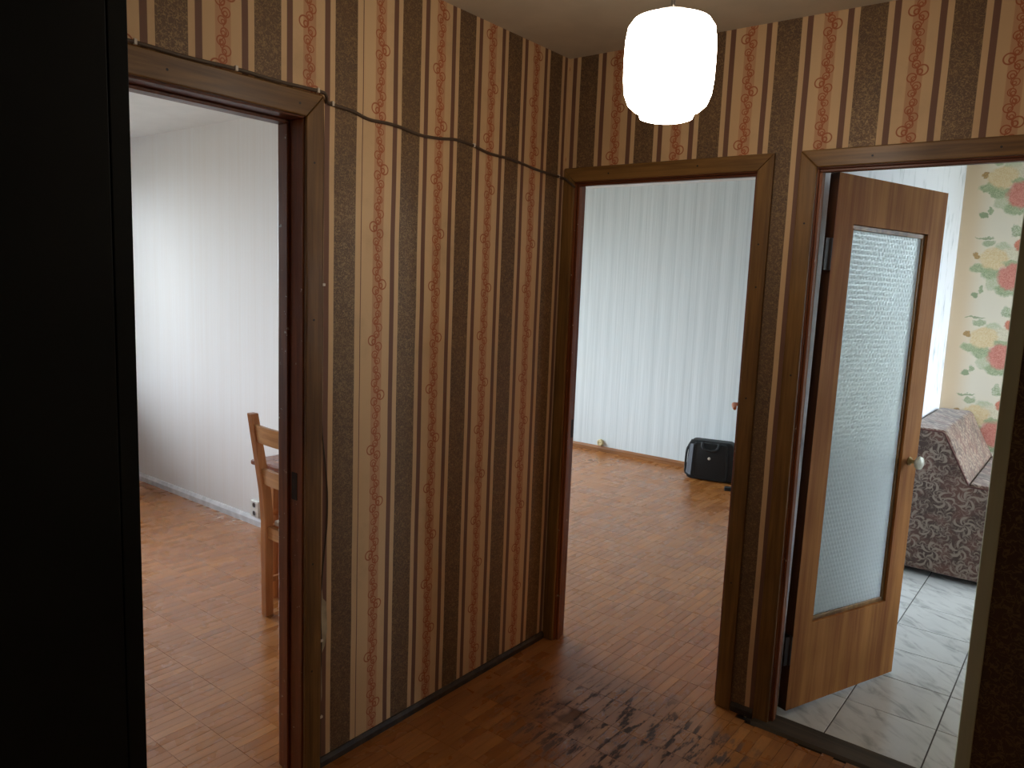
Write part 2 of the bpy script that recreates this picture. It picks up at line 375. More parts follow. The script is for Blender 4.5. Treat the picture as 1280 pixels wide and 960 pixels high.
M['seatpad'] = plain('pale_seat', c8(206, 190, 168), 0.6)
M['tabletop'] = wood('red_brown_tabletop', c8(118, 62, 40), c8(150, 88, 60), 'x', 0.25)
M['ivory'] = plain('ivory_plastic', c8(206, 192, 148), 0.35)
M['hole'] = plain('dark_socket_hole', c8(44, 34, 26), 0.6)
M['bag'] = plain('black_nylon', c8(17, 19, 21), 0.65, var=0.3, scale=90)
M['bag_side_lit'] = plain('window_lit_black_nylon', c8(30, 35, 46), 0.55, var=0.15, scale=90)  # black nylon with the window's light on it put into the colour
M['fabric'] = fabric_mat()
M['fabric_trim'] = plain('red_brown_piping', c8(84, 44, 34), 0.6)
M['glass'] = frosted()
M['pane'] = clear_pane()
M['opal'] = opal()
M['brass'] = plain('dull_brass', c8(150, 128, 84), 0.35, 0.8)
M['knob'] = plain('white_porcelain', c8(222, 222, 204), 0.2)
M['orange'] = plain('orange_wood_handle', c8(196, 112, 66), 0.4)
M['threshold'] = wood('grey_worn_threshold', c8(52, 44, 34), c8(86, 74, 58), 'x', 0.6)
M['olive'] = wood('pale_painted_corner_trim', c8(214, 214, 172), c8(228, 228, 196), 'z', 0.45)
M['grout'] = plain('dark_grout', c8(70, 64, 58), 0.9)
M['sub'] = plain('subfloor', c8(40, 26, 16), 0.9)
M['parquet'] = parquet_mat('oak_mosaic_parquet')
M['tile'] = tile_mat()

# ------------------------------------------------------------------ mesh helpers
class MB:
    def __init__(s): s.v = []; s.f = []; s.mi = []
    def box(s, a, b, mats=None):
        (x0, y0, z0), (x1, y1, z1) = a, b; k = len(s.v)
        s.v += [(x0,y0,z0),(x1,y0,z0),(x1,y1,z0),(x0,y1,z0),(x0,y0,z1),(x1,y0,z1),(x1,y1,z1),(x0,y1,z1)]
        for q, n in (((0,3,2,1),'-z'),((4,5,6,7),'+z'),((0,1,5,4),'-y'),((2,3,7,6),'+y'),((3,0,4,7),'-x'),((1,2,6,5),'+x')):
            s.f.append(tuple(k+i for i in q)); s.mi.append((mats or {}).get(n, 0))
        return s
    def prism(s, poly, axis, lo, hi):
        """poly: 2-D outline in the two other axes (order x,y,z without axis)"""
        k = len(s.v); n = len(poly)
        def P(a, b, c): return {'x': (c, a, b), 'y': (a, c, b), 'z': (a, b, c)}[axis]
        s.v += [P(a, b, lo) for a, b in poly] + [P(a, b, hi) for a, b in poly]
        s.f.append(tuple(k+i for i in range(n))); s.f.append(tuple(k+n+i for i in reversed(range(n))))
        for i in range(n):
            j = (i+1) % n; s.f.append((k+j, k+i, k+n+i, k+n+j))
        s.mi += [0]*(n+2); return s
    def lathe(s, prof, seg=32, cap=True, origin=(0,0,0), axis='z'):
        k = len(s.v); ox, oy, oz = origin
        for r, h in prof:
            for i in range(seg):
                a = 2*math.pi*i/seg; p, q = r*math.cos(a), r*math.sin(a)
                s.v.append({'z': (ox+p, oy+q, oz+h), 'y': (ox+p, oy+h, oz+q), 'x': (ox+h, oy+p, oz+q)}[axis])
        for j in range(len(prof)-1):
            for i in range(seg):
                i2 = (i+1) % seg
                s.f.append((k+j*seg+i, k+j*seg+i2, k+(j+1)*seg+i2, k+(j+1)*seg+i)); s.mi.append(0)
        if cap:
            s.f.append(tuple(k+i for i in reversed(range(seg)))); s.f.append(tuple(k+(len(prof)-1)*seg+i for i in range(seg))); s.mi += [0, 0]
        return s
    def tube(s, pts, r, seg=8):
        pts = [Vector(p) for p in pts]; k = len(s.v); N = len(pts)
        ref = Vector((0.31, 0.17, 0.93))
        for i, p in enumerate(pts):
            d = (pts[min(i+1, N-1)] - pts[max(i-1, 0)]).normalized()
            a = d.cross(ref)
            if a.length < 1e-3: a = d.cross(Vector((1, 0, 0)))
            a.normalize(); b = d.cross(a)
            rr = r[i] if isinstance(r, (list, tuple)) else r
            for j in range(seg):
                t = 2*math.pi*j/seg; s.v.append(tuple(p + rr*(math.cos(t)*a + math.sin(t)*b)))
        for i in range(N-1):
            for j in range(seg):
                j2 = (j+1) % seg; s.f.append((k+i*seg+j, k+i*seg+j2, k+(i+1)*seg+j2, k+(i+1)*seg+j)); s.mi.append(0)
        s.f.append(tuple(k+j for j in reversed(range(seg)))); s.f.append(tuple(k+(N-1)*seg+j for j in range(seg))); s.mi += [0, 0]
        return s
    def build(s, name, mats, parent=None, bevel=0.0, bseg=2, smooth=False, loc=None):
        me = bpy.data.meshes.new(name); me.from_pydata(s.v, [], s.f)
        for m in (mats if isinstance(mats, (list, tuple)) else [mats]): me.materials.append(M[m] if isinstance(m, str) else m)
        for p, i in zip(me.polygons, s.mi): p.material_index = i
        bm = bmesh.new(); bm.from_mesh(me)
        bmesh.ops.recalc_face_normals(bm, faces=bm.faces)
        if bevel: bmesh.ops.bevel(bm, geom=bm.edges[:], offset=bevel, segments=bseg, profile=0.5, affect='EDGES', clamp_overlap=True)
        bm.to_mesh(me); bm.free()
        if smooth:
            for p in me.polygons: p.use_smooth = True
            try: me.set_sharp_from_angle(angle=R(40))
            except Exception: pass
        me.update()
        o = bpy.data.objects.new(name, me); COL.objects.link(o)
        if parent: o.parent = parent
        if loc: o.location = loc
        return o

def empty(name, loc=(0,0,0), rz=0.0):
    o = bpy.data.objects.new(name, None); COL.objects.link(o); o.location = loc; o.rotation_euler = (0, 0, rz); o.empty_display_size = 0.1
    return o
def tag(o, label=None, cat=None, group=None, kind=None):
    if label: o['label'] = label
    if cat: o['category'] = cat
    if group: o['group'] = group
    if kind: o['kind'] = kind
    return o
def struct(o, label, cat): return tag(o, label, cat, kind='structure')

H = 2.5
# ------------------------------------------------------------------ walls
def wall(name, axis, lo, hi, a, b, openings, mats, facemat, label):
    """axis 'x': wall plane normal to x, spans y from a to b. openings: (s0, s1, z0, z1)"""
    mb = MB(); cur = a
    def add(s0, s1, z0, z1):
        if s1-s0 < 1e-5 or z1-z0 < 1e-5: return
        if axis == 'x': mb.box((lo, s0, z0), (hi, s1, z1), facemat)
        else: mb.box((s0, lo, z0), (s1, hi, z1), facemat)
    for s0, s1, z0, z1 in sorted(openings):
        add(cur, s0, -0.01, H+0.05); add(s0, s1, -0.01, z0); add(s0, s1, z1, H+0.05); cur = s1
    add(cur, b, -0.01, H+0.05)
    return struct(mb.build(name, mats), label, 'wall')

JT = 0.022                                   # jamb lining thickness
A0, A1, AZ = -2.070, -1.312, 2.020            # clear openings of the three doorways
B0, B1, BZ = 0.060, 0.822, 2.000
K0, K1, KZ = 1.034, 1.745, 2.000
WA, WB = 0.12, 0.075                          # wall thicknesses
wall_left = wall('wall_left', 'x', -WA, 0, -3.8, 0.0, [(A0-JT, A1+JT, -0.01, AZ+JT)], ['hallA', 'room1y', 'casing_z'],
     {'+x': 0, '-x': 1, '+y': 2, '-y': 2, '+z': 2, '-z': 2}, 'hall wall in brown and cream striped wallpaper with the cable across it')
wall_back = wall('wall_back', 'y', 0.0, WB, 0.0, 2.7, [(B0-JT, B1+JT, -0.01, BZ+JT), (K0-JT, K1+JT, -0.01, KZ+JT)], ['hallB', 'room2', 'casing_z'],
     {'-y': 0, '+y': 1, '+x': 2, '-x': 2, '+z': 2, '-z': 2}, 'striped hall wall pierced by two neighbouring doorways behind the lamp')
wall('wall_partition', 'y', 0.0, WB, -4.5, 0.0, [], ['room1', 'room2'], {'-y': 0, '+y': 1, '+x': 0, '-x': 0},
     'pale cream wall of the room with the wooden chair')
wall('wall_facade', 'x', -4.6, -4.4, -3.9, 3.7, [W1, W2], ['room1y', 'white'], {'+x': 0, '-x': 1, '+y': 1, '-y': 1, '+z': 1, '-z': 1}, 'outer wall holding the windows of the two parquet rooms')
wall('wall_far', 'y', 3.54, 3.66, -4.6, 0.96, [], ['room2', 'white'], {'-y': 0, '+y': 1}, 'grey-white pinstriped wall behind the black bag')
wall('wall_kitchen_left', 'x', 0.92, 1.0, WB, 3.6, [], ['room2y', 'marble', 'white'], {'-x': 0, '+x': 1, '+y': 2, '-y': 2}, 'white marbled wall beside the open glazed door')
wall('wall_kitchen_far', 'y', 3.25, 3.39, 1.0, 3.6, [], ['floral', 'white'], {'-y': 0, '+y': 1, '+x': 1, '-x': 1, '+z': 1, '-z': 1}, 'beige wall printed with roses above the upholstered bench')
wall('wall_kitchen_right', 'x', 3.5, 3.6, -0.1, 3.3, [W3], ['marble', 'white'], {'-x': 0, '+x': 1, '+y': 1, '-y': 1, '+z': 1, '-z': 1}, 'kitchen side wall opposite the marbled wall')
wall('wall_kitchen_near', 'y', 0.0, WB, 2.7, 3.6, [], ['white'], {}, 'kitchen wall continuing the doorway wall')
wall('wall_room_near', 'y', -3.9, -3.8, -4.6, 2.7, [], ['room1', 'hallB'], {'+y': 0}, 'wall closing the hall opposite the two neighbouring doorways')
wall('wall_hall_right', 'x', 2.6, 2.7, -3.8, 0.0, [], ['hallA'], {}, 'hall side wall in striped wallpaper')
wall('wall_right', 'y', -1.58, -1.50, 1.772, 2.6, [], ['hallC'], {}, 'dark wallpapered stub wall with a pale corner trim')

# ceilings
struct(MB().box((-0.06, -3.85, H), (2.65, 0.04, H+0.06)).build('ceiling', 'ceil_hall'), 'dim beige hall ceiling around the lamp', 'ceiling')
struct(MB().box((-4.5, -3.85, H), (-0.06, 0.04, H+0.06)).build('ceiling_cream_room', 'ceil_room'), 'white ceiling of the room with the chair', 'ceiling')
struct(MB().box((-4.5, 0.04, H), (0.96, 3.6, H+0.06)).build('ceiling_striped_room', 'ceil_room'), 'white ceiling of the room with the bag', 'ceiling')
struct(MB().box((0.96, 0.04, H), (3.55, 3.35, H+0.06)).build('ceiling_kitchen', 'ceil_room'), 'white kitchen ceiling', 'ceiling')

# ------------------------------------------------------------------ floor: mosaic parquet
ZT = -0.009
fl = MB(); fl.box((-4.5, -3.85, -0.08), (0.94, 3.6, ZT)); fl.box((0.94, -3.85, -0.08), (2.65, -0.02, ZT))
floor = struct(fl.build('floor', 'sub'), 'worn brown mosaic parquet running through the hall and both rooms', 'floor')
GAP = 0.0005
def strip_mesh(w, l):
    x0, x1, y0, y1, e = GAP, w-GAP, GAP, l-GAP, 0.00015
    v = [(x0,y0,ZT),(x1,y0,ZT),(x1,y1,ZT),(x0,y1,ZT),(x0,y0,-e),(x1,y0,-e),(x1,y1,-e),(x0,y1,-e),
         (x0+e,y0+e,0),(x1-e,y0+e,0),(x1-e,y1-e,0),(x0+e,y1-e,0)]
    f = [(8,9,10,11)]
    for i in range(4):
        j = (i+1) % 4; f += [(i,j,4+j,4+i), (4+i,4+j,8+j,8+i)]
    return v, f
def seen(x, y):
    d = Vector((x, y, 0.0)) - CAM
    zc = d.dot(fw)
    if zc < 0.1: return 0
    px, py = 640+F_PX*d.dot(rt)/zc, 480-F_PX*d.dot(up)/zc
    if not (0 < px < 1280 and 0 < py < 960): return 0
    if x < 0:
        yy = CAM.y + (y-CAM.y)*(CAM.x/(CAM.x-x))
        if not (-1.80 < yy < A1) or y > 0: return 0
    elif y > 0:
        xx = CAM.x + (x-CAM.x)*(-CAM.y/(y-CAM.y))
        if not (B0 < xx < B1): return 0
    else:
        k = (CAM.x-0.55)/(CAM.x-x) if x < CAM.x else 0
        if x < 0.55 and CAM.y + (y-CAM.y)*k < -2.06: return 0
    return F_PX**2*(-d.z)/(zc**3)
cells = []
for i in range(math.floor(-4.45/PW), math.ceil(2.62/PW)):
    for j in range(math.floor((-3.82-PY0)/PL), math.ceil((3.56-PY0)/PL)):
        x, y = PX0+i*PW, PY0+j*PL
        if x+PW/2 > 0.93 and y+PL > -0.03: continue
        cells.append((seen(x+PW/2, y+PL/2), x, y))
cells.sort(key=lambda c: -c[0])
sv, sf = strip_mesh(PW, PL)
sme = bpy.data.meshes.new('parquet_strip'); sme.from_pydata(sv, [], sf); sme.materials.append(M['parquet']); sme.update()
jit = lambda: random.uniform(-0.0003, 0.0)
for k, (a, x, y) in enumerate(cells[:300]):
    o = bpy.data.objects.new('parquet_strip', sme); COL.objects.link(o); o.parent = floor
    o.location = (x, y, jit())
rest = MB()
for a, x, y in cells[300:]:
    k = len(rest.v); dz = jit()
    rest.v += [(x+p[0], y+p[1], p[2]+dz) for p in sv]; rest.f += [tuple(k+q for q in f) for f in sf]; rest.mi += [0]*len(sf)
i = 22
while PX0+i*PW < 2.6:                            # broken strip ends along the kitchen threshold
    x = PX0+i*PW; L = 0.040+random.choice((0, 0, 0.006, -0.008, -0.016, 0.012))
    v2, f2 = strip_mesh(PW, max(L, 0.02)); k = len(rest.v); dz = jit()
    if x+PW/2 > 0.93:
        rest.v += [(x+p[0], PY0+p[1], p[2]+dz) for p in v2]; rest.f += [tuple(k+q for q in f) for f in f2]; rest.mi += [0]*len(f2)
    i += 1
me = bpy.data.meshes.new('parquet_field'); me.from_pydata(rest.v, [], rest.f); me.materials.append(M['parquet']); me.update()
o = bpy.data.objects.new('parquet_field', me); COL.objects.link(o); o.parent = floor; o['kind'] = 'stuff'

# kitchen floor: marbled tiles
kf = struct(MB().box((0.95, -0.02, -0.08), (3.55, 3.35, -0.0025)).build('floor_kitchen', 'grout'), 'pale marbled kitchen tiles with dark grout', 'floor')
TX, TY = 0.3155, 0.306
def tile_mesh(w, l):
    mb = MB(); g = 0.0022
    mb.box((g, g, -0.008), (w-g, l-g, 0.0))
    me = bpy.data.meshes.new('floor_tile'); me.from_pydata(mb.v, [], mb.f); me.materials.append(M['tile'])
    bm = bmesh.new(); bm.from_mesh(me); bmesh.ops.recalc_face_normals(bm, faces=bm.faces)
    bmesh.ops.bevel(bm, geom=[e for e in bm.edges if all(v.co.z > -0.001 for v in e.verts)], offset=0.0012, segments=1, affect='EDGES'); bm.to_mesh(me); bm.free(); me.update(); return me
tm = tile_mesh(TX, TY); cache = {}
for i in range(-1, 8):
    for j in range(0, 11):
        x, y = 1.206+i*TX, 0.082+j*TY
        x0, y1 = max(x, 1.002), min(y+TY, 3.248); x1 = min(x+TX, 3.498)
        if x1-x0 < 0.02 or y1-y < 0.02: continue
        if x0 > x+1e-6 or y1 < y+TY-1e-6 or x1 < x+TX-1e-6:
            key = (round(x1-x0, 4), round(y1-y, 4))
            if key not in cache: cache[key] = tile_mesh(*key)
            mesh = cache[key]
        else: mesh = tm
        o = bpy.data.objects.new('floor_tile', mesh); COL.objects.link(o); o.parent = kf; o.location = (x0, y, random.uniform(-0.0004, 0))

# ------------------------------------------------------------------ doorways
CW, CD = 0.062, 0.014
def casing(parent, axis, face, s0, s1, zt, cw_head, cwl=CW, cwr=CW):
    """three mitred boards on the hall face; axis 'x' = wall plane x=face (spans y)"""
    lo, hi = (face, face+CD) if axis == 'x' else (face-CD, face)
    e = 0.004
    hm = 'casing_y' if axis == 'x' else 'casing_x'
    polys = [([(s0-e-0.0, 0.0), (s0-e, zt+e), (s0-cwl, zt+cw_head), (s0-cwl, 0.0)], 'casing_z'),
             ([(s1+e, 0.0), (s1+cwr, 0.0), (s1+cwr, zt+cw_head), (s1+e, zt+e)], 'casing_z'),
             ([(s0-e, zt+e), (s1+e, zt+e), (s1+cwr, zt+cw_head), (s0-cwl, zt+cw_head)], hm)]
    for poly, mt in polys:
        c = [sum(p[0] for p in poly)/4, sum(p[1] for p in poly)/4]
        poly = [(p[0]+(0.0004 if p[0] < c[0] else -0.0004), p[1]+(0.0004 if p[1] < c[1] else -0.0004)) for p in poly]
        b = MB().prism(poly, axis, lo, hi).build('casing_board', mt, parent, bevel=0.0035)
        # nail heads
    return
def jambs(parent, axis, lo, hi, s0, s1, zt, stop):
    """lining: two uprights and a head, each with a door stop"""
    def bx(a0, a1, d0, d1, z0, z1, nm, mt):
        mb = MB()
        if axis == 'x': mb.box((d0, a0, z0), (d1, a1, z1))
        else: mb.box((a0, d0, z0), (a1, d1, z1))
        return mb.build(nm, mt, parent, bevel=0.0025)
    jl = bx(s0-JT, s0, lo, hi, 0, zt, 'jamb', 'jamb'); jr = bx(s1, s1+JT, lo, hi, 0, zt, 'jamb', 'jamb')
    bx(s0-JT, s1+JT, lo, hi, zt, zt+JT, 'jamb_head', 'jamb_h')
    d0, d1 = stop
    bx(s0, s0+0.010, d0, d1, 0, zt-0.010, 'door_stop', 'jamb'); bx(s1-0.010, s1, d0, d1, 0, zt-0.010, 'door_stop', 'jamb')
    bx(s0, s1, d0, d1, zt-0.010, zt, 'door_stop', 'jamb_h')
    return jl, jr
def nails(parent, axis, face, pts):
    for s, z in pts:
        if axis == 'x': MB().lathe([(0.0035, 0), (0.0035, 0.0012)], 8, origin=(face+CD-0.0006, s, z), axis='x').build('nail_head', 'hole', parent)
        else: MB().lathe([(0.0035, 0), (0.0035, 0.0012)], 8, origin=(s, face-CD-0.0006, z), axis='y').build('nail_head', 'hole', parent)

door1 = struct(empty('door_1', (0, (A0+A1)/2, 0)), 'brown doorway with no leaf into the cream room with the chair', 'doorway')
door2 = struct(empty('door_2', ((B0+B1)/2, 0, 0)), 'brown doorway into the striped room with the black bag', 'doorway')
door3 = struct(empty('door_3', ((K0+K1)/2, 0, 0)), 'brown kitchen doorway with its glazed door standing open', 'doorway')
# parts are written in world coordinates, their root sits at the doorway's base
def settle(root):
    inv = Matrix.Translation(-Vector(root.location))
    for c in root.children: c.location = Vector(c.location) - Vector(root.location)
casing(door1, 'x', 0.0, A0, A1, AZ, 0.072, 0.062, 0.064)
jambs(door1, 'x', -WA, 0.0, A0, A1, AZ, (-0.105, -0.060))
nails(door1, 'x', 0.0, [(A1+0.03, 1.90), (A1+0.03, 1.45), (A1+0.03, 0.7), (A1+0.028, 0.35), (A1-0.02, AZ+0.035), (A1-0.4, AZ+0.035)])
MB().box((-0.050, A1-0.0015, 0.90), (-0.024, A1+0.002, 0.985)).build('strike_plate', 'iron', door1)
MB().box((-0.043, A1-0.0022, 0.935), (-0.031, A1, 0.965)).build('latch_hole', 'hole', door1)
casing(door2, 'y', 0.0, B0, B1, BZ, 0.062, 0.056, 0.062)
jambs(door2, 'y', 0.0, WB, B0, B1, BZ, (0.012, 0.038))
nails(door2, 'y', 0.0, [(B1+0.03, 1.75), (B1+0.03, 1.2), (B1+0.03, 0.5), (0.22, BZ+0.03), (0.60, BZ+0.035), (B1+0.033, 1.6)])
MB().box((B0-0.002, 0.044, 0.92), (B0+0.0015, 0.068, 1.0)).build('strike_plate', 'iron', door2)
casing(door3, 'y', 0.0, K0, K1, KZ, 0.062, 0.062, 0.062)
jambs(door3, 'y', 0.0, WB, K0, K1, KZ, (0.008, 0.034))
nails(door3, 'y', 0.0, [(K0-0.03, 1.82), (K0-0.03, 1.3), (1.20, KZ+0.03), (1.55, KZ+0.03)])
th = MB().prism([(-0.050, 0.0), (-0.040, 0.010), (0.060, 0.012), (0.078, 0.002), (0.078, -0.006), (-0.050, -0.006)], 'x', K0-0.055, K1+0.055)
th.build('threshold', 'threshold', door3)

# --- leaf of the kitchen door, hinged on the near side of the marbled wall, open about 70 degrees
LW, LH, LT = 0.675, 1.979, 0.036
g0, g1, gz0, gz1 = 0.105, 0.570, 0.330, 1.812            # hole cut for the glass (leaf coordinates)
leaf = MB()
fm = {'-x': 1, '+x': 1}
leaf.box((0, 0, 0), (g0, LT, LH), {'-x': 1}); leaf.box((g1, 0, 0), (LW, LT, LH), {'+x': 1})
leaf.box((g0, 0, 0), (g1, LT, gz0)); leaf.box((g0, 0, gz1), (g1, LT, LH))
bm_leaf = leaf.build('door_leaf', ['leaf', 'leaf_edge'], door3)
HX, HY, HA = 1.062, 0.088, R(69.5)
bm_leaf.location = (HX, HY, 0.024); bm_leaf.rotation_euler = (0, 0.0125, HA)      # sags a little
bd = 0.018
def bead(poly, mt): MB().prism(poly, 'y', 0.010, 0.017).build('glazing_bead', mt, bm_leaf, bevel=0.002)
bead([(g0, gz0), (g0+bd, gz0+bd), (g0+bd, gz1-bd), (g0, gz1)], 'bead'); bead([(g1, gz0), (g1-bd, gz0+bd), (g1-bd, gz1-bd), (g1, gz1)], 'bead')
bead([(g0, gz0), (g1, gz0), (g1-bd, gz0+bd), (g0+bd, gz0+bd)], 'bead'); bead([(g0, gz1), (g1, gz1), (g1-bd, gz1-bd), (g0+bd, gz1-bd)], 'bead')
tag(MB().box((g0+0.002, 0.018, gz0+0.002), (g1-0.002, 0.022, gz1-0.002), {'+y': 1, '+x': 1, '-x': 1, '+z': 1, '-z': 1}).build('glass_pane', ['glass', 'pane'], bm_leaf), 'pale dotted frosted glass')
def knob_set(z, side):
    s = -1 if side == 'front' else 1; y0 = 0 if side == 'front' else LT
    k = MB().lathe([(0.0, 0.0), (0.017, 0.0), (0.017, 0.004*s), (0.010, 0.008*s), (0.0075, 0.012*s), (0.0075, 0.030*s)], 24, cap=True, origin=(0.622, y0, z), axis='y').build('knob_rose', 'brass', bm_leaf, smooth=True)
    tag(MB().lathe([(0.0085, 0.026*s), (0.013, 0.029*s), (0.024, 0.034*s), (0.0275, 0.041*s), (0.025, 0.048*s), (0.014, 0.053*s), (0.002, 0.055*s)], 28, origin=(0.622, y0, z), axis='y').build('knob', 'knob', bm_leaf, smooth=True), 'white round door knob')
knob_set(0.915, 'front'); knob_set(0.915, 'back')
for hz in (1.645, 0.185):
    hg = MB().box((-0.0025, 0.004, hz), (0.0015, LT-0.002, hz+0.11))
    hg.lathe([(0.007, 0), (0.007, 0.11)], 12, origin=(-0.007, 0.004, hz)); hg.box((-0.034, 0.003, hz), (-0.006, 0.007, hz+0.11))
    hg.build('hinge', 'iron', bm_leaf)

# --- leaf of the striped room's door, folded back behind the jamb: only its handle shows
HB = math.atan2(0.927, -0.375)
l2 = MB().box((0, -LT, 0), (0.74, 0, 1.98)).build('door_leaf', 'leaf', door2, bevel=0.002)
l2.location = (B1+0.012, WB+0.012, 0.014); l2.rotation_euler = (0, 0, HB)
for s in (1, -1):
    h = MB(); y0 = 0 if s > 0 else -LT
    h.lathe([(0.016, 0), (0.016, 0.006*s), (0.009, 0.010*s), (0.008, 0.042*s)], 16, origin=(0.672, y0, 1.052), axis='y')
    h.tube([(0.672, y0+0.048*s, 1.052), (0.64, y0+0.052*s, 1.054), (0.58, y0+0.050*s, 1.050), (0.555, y0+0.048*s, 1.048)], [0.009, 0.011, 0.010, 0.007], 10)
    tag(h.build('handle', 'orange', l2, smooth=True), 'orange-brown lever handle')
for r_ in (door1, door2, door3): settle(r_)

# skirtings
def skirt(name, mt, pts, h, d, side, label):
    (x0, y0), (x1, y1) = pts; nx, ny = side
    mb = MB(); prof = [(0, 0), (d, 0), (d, h*0.62), (d*0.45, h), (0, h)]
    k = len(mb.v)
    for (x, y) in pts:
        for a, z in prof: mb.v.append((x+nx*a, y+ny*a, z))
    n = len(prof)
    mb.f = [tuple(range(n)), tuple(reversed(range(n, 2*n)))] + [(i, (i+1) % n, n+(i+1) % n, n+i) for i in range(n)]; mb.mi = [0]*(n+2)
    return struct(mb.build(name, mt), label, 'skirting')
skirt('baseboard_left', 'skirt_dark', [(0.0, A1+0.066), (0.0, -0.0145)], 0.030, 0.012, (1, 0), 'low grimy dark skirting under the striped hall wallpaper')
skirt('baseboard_back', 'skirt_dark', [(B1+0.064, 0.0), (K0-0.064, 0.0)], 0.034, 0.011, (0, -1), 'short dark skirting between the two doorways')
skirt('baseboard_cream_room', 'skirt_pale', [(-4.4, 0.0), (-WA, 0.0)], 0.055, 0.018, (0, -1), 'brown skirting in the cream room, window glare painted in as pale grey')
skirt('baseboard_far', 'skirt_wood', [(-4.4, 3.54), (0.92, 3.54)], 0.052, 0.018, (0, -1), 'brown wooden skirting under the pinstriped wall')
skirt('baseboard_kitchen', 'white', [(1.0, WB+0.001), (1.0, 2.08)], 0.05, 0.012, (1, 0), 'white skirting under the marbled wall')
# corner trim of the stub wall
tr = MB().prism([(1.757, -1.500), (1.757, -1.588), (1.7735, -1.588), (1.7735, -1.5805), (1.7715, -1.5805), (1.7715, -1.500)], 'z', 0.0, H)
struct(tr.build('trim_1', 'olive', bevel=0.0015), 'pale olive painted trim on the stub wall corner', 'trim')

# ------------------------------------------------------------------ windows
def window(name, axis, c, a, b, z0, z1, label, inward):
    root = struct(empty(name, (c, (a+b)/2, z0) if axis == 'x' else ((a+b)/2, c, z0)), label, 'window')
    def bx(nm, s0, s1, q0, q1, d0, d1, mt, par=root):
        mb = MB(); L = root.location
        if axis == 'x': mb.box((d0, s0-L.y, q0-L.z), (d1, s1-L.y, q1-L.z))
        else: mb.box((s0-L.x, d0, q0-L.z), (s1-L.x, d1, q1-L.z))
        return mb.build(nm, mt, par)
    f = 0.06
    bx('frame', a, a+f, z0, z1, -0.03, 0.03, 'white'); bx('frame', b-f, b, z0, z1, -0.03, 0.03, 'white')
    bx('frame', a+f, b-f, z0, z0+f, -0.03, 0.03, 'white'); bx('frame', a+f, b-f, z1-f, z1, -0.03, 0.03, 'white')
    m = (a+b)/2
    bx('mullion', m-0.035, m+0.035, z0+f, z1-f, -0.03, 0.03, 'white')
    bx('pane', a+f, m-0.035, z0+f, z1-f, -0.003, 0.003, 'pane'); bx('pane', m+0.035, b-f, z0+f, z1-f, -0.003, 0.003, 'pane')
    d = (0.0, 0.26) if inward > 0 else (-0.26, 0.0)
    bx('window_sill', a-0.05, b+0.05, z0-0.03, z0, d[0], d[1], 'white')
window('window_1', 'x', -4.5, W1[0], W1[1], W1[2], W1[3], 'window of the cream room', 1)
window('window_2', 'x', -4.5, W2[0], W2[1], W2[2], W2[3], 'window of the striped room', 1)
window('window_3', 'x', 3.55, W3[0], W3[1], W3[2], W3[3], 'kitchen window', -1)

# ------------------------------------------------------------------ ceiling lamp
lx, ly = 1.000, -1.05
lamp = tag(empty('ceiling_lamp', (lx, ly, H)), 'lit white opal glass lamp hanging from the hall ceiling', 'lamp')
MB().lathe([(0.0, 0), (0.052, 0), (0.050, -0.018), (0.030, -0.034), (0.012, -0.040), (0.006, -0.042)], 32, cap=False).build('canopy', 'skirt_pale', lamp, smooth=True)
MB().lathe([(0.005, -0.038), (0.005, -0.300)], 12).build('rod', 'steel', lamp, smooth=True)
MB().lathe([(0.007, -0.288), (0.018, -0.294), (0.046, -0.303), (0.049, -0.309)], 32, cap=False).build('shade_holder', 'skirt_pale', lamp, smooth=True)
pr = [(0.054, -0.296), (0.076, -0.301), (0.099, -0.309), (0.111, -0.326), (0.116, -0.358), (0.117, -0.40), (0.116, -0.45), (0.112, -0.485),
      (0.102, -0.510), (0.086, -0.524), (0.072, -0.530), (0.0705, -0.536), (0.068, -0.543), (0.055, -0.547), (0.0, -0.549)]
pr = [(r*0.88, -0.420+(z+0.420)*0.90) for r, z in pr]
tag(MB().lathe(pr, 64, cap=False).build('lamp_shade', 'opal', lamp, smooth=True), 'glowing barrel-shaped opal glass shade')

# ------------------------------------------------------------------ wardrobe at the left
wx, wy0, wy1, wz = 0.55, -3.25, -2.058, 2.30
wd = tag(empty('wardrobe', (0.29, (wy0+wy1)/2, 0)), 'tall black wardrobe standing against the hall wall beside the doorway', 'wardrobe')
oy = -(wy0+wy1)/2; ox = -0.29
def wbox(nm, a, b, bev=0.0015): return MB().box((a[0]+ox, a[1]+oy, a[2]), (b[0]+ox, b[1]+oy, b[2])).build(nm, 'black_lam', wd, bevel=bev)
wbox('side_panel', (0.02, wy1-0.032, 0.0), (wx, wy1, wz)); wbox('side_panel', (0.02, wy0, 0.0), (wx, wy0+0.032, wz))
wbox('top_panel', (0.02, wy0+0.0325, wz-0.03), (wx-0.022, wy1-0.0325, wz)); wbox('back_panel', (0.021, wy0+0.0325, 0.06), (0.028, wy1-0.0325, wz-0.031))
wbox('plinth', (0.05, wy0+0.0325, 0.0), (wx-0.03, wy1-0.0325, 0.07))
mid = (wy0+wy1)/2
for a, b in ((wy0+0.034, mid-0.001), (mid+0.001, wy1-0.034)):
    dr = wbox('door', (wx-0.02, a, 0.075), (wx, b, wz-0.002))
    yk = b-0.03 if b < mid+0.01 else a+0.03
    MB().lathe([(0.006, 0), (0.006, 0.014), (0.012, 0.018), (0.012, 0.024), (0.0, 0.026)], 16, origin=(wx+ox, yk+oy, 1.0), axis='x').build('knob', 'black_lam', dr, smooth=True)

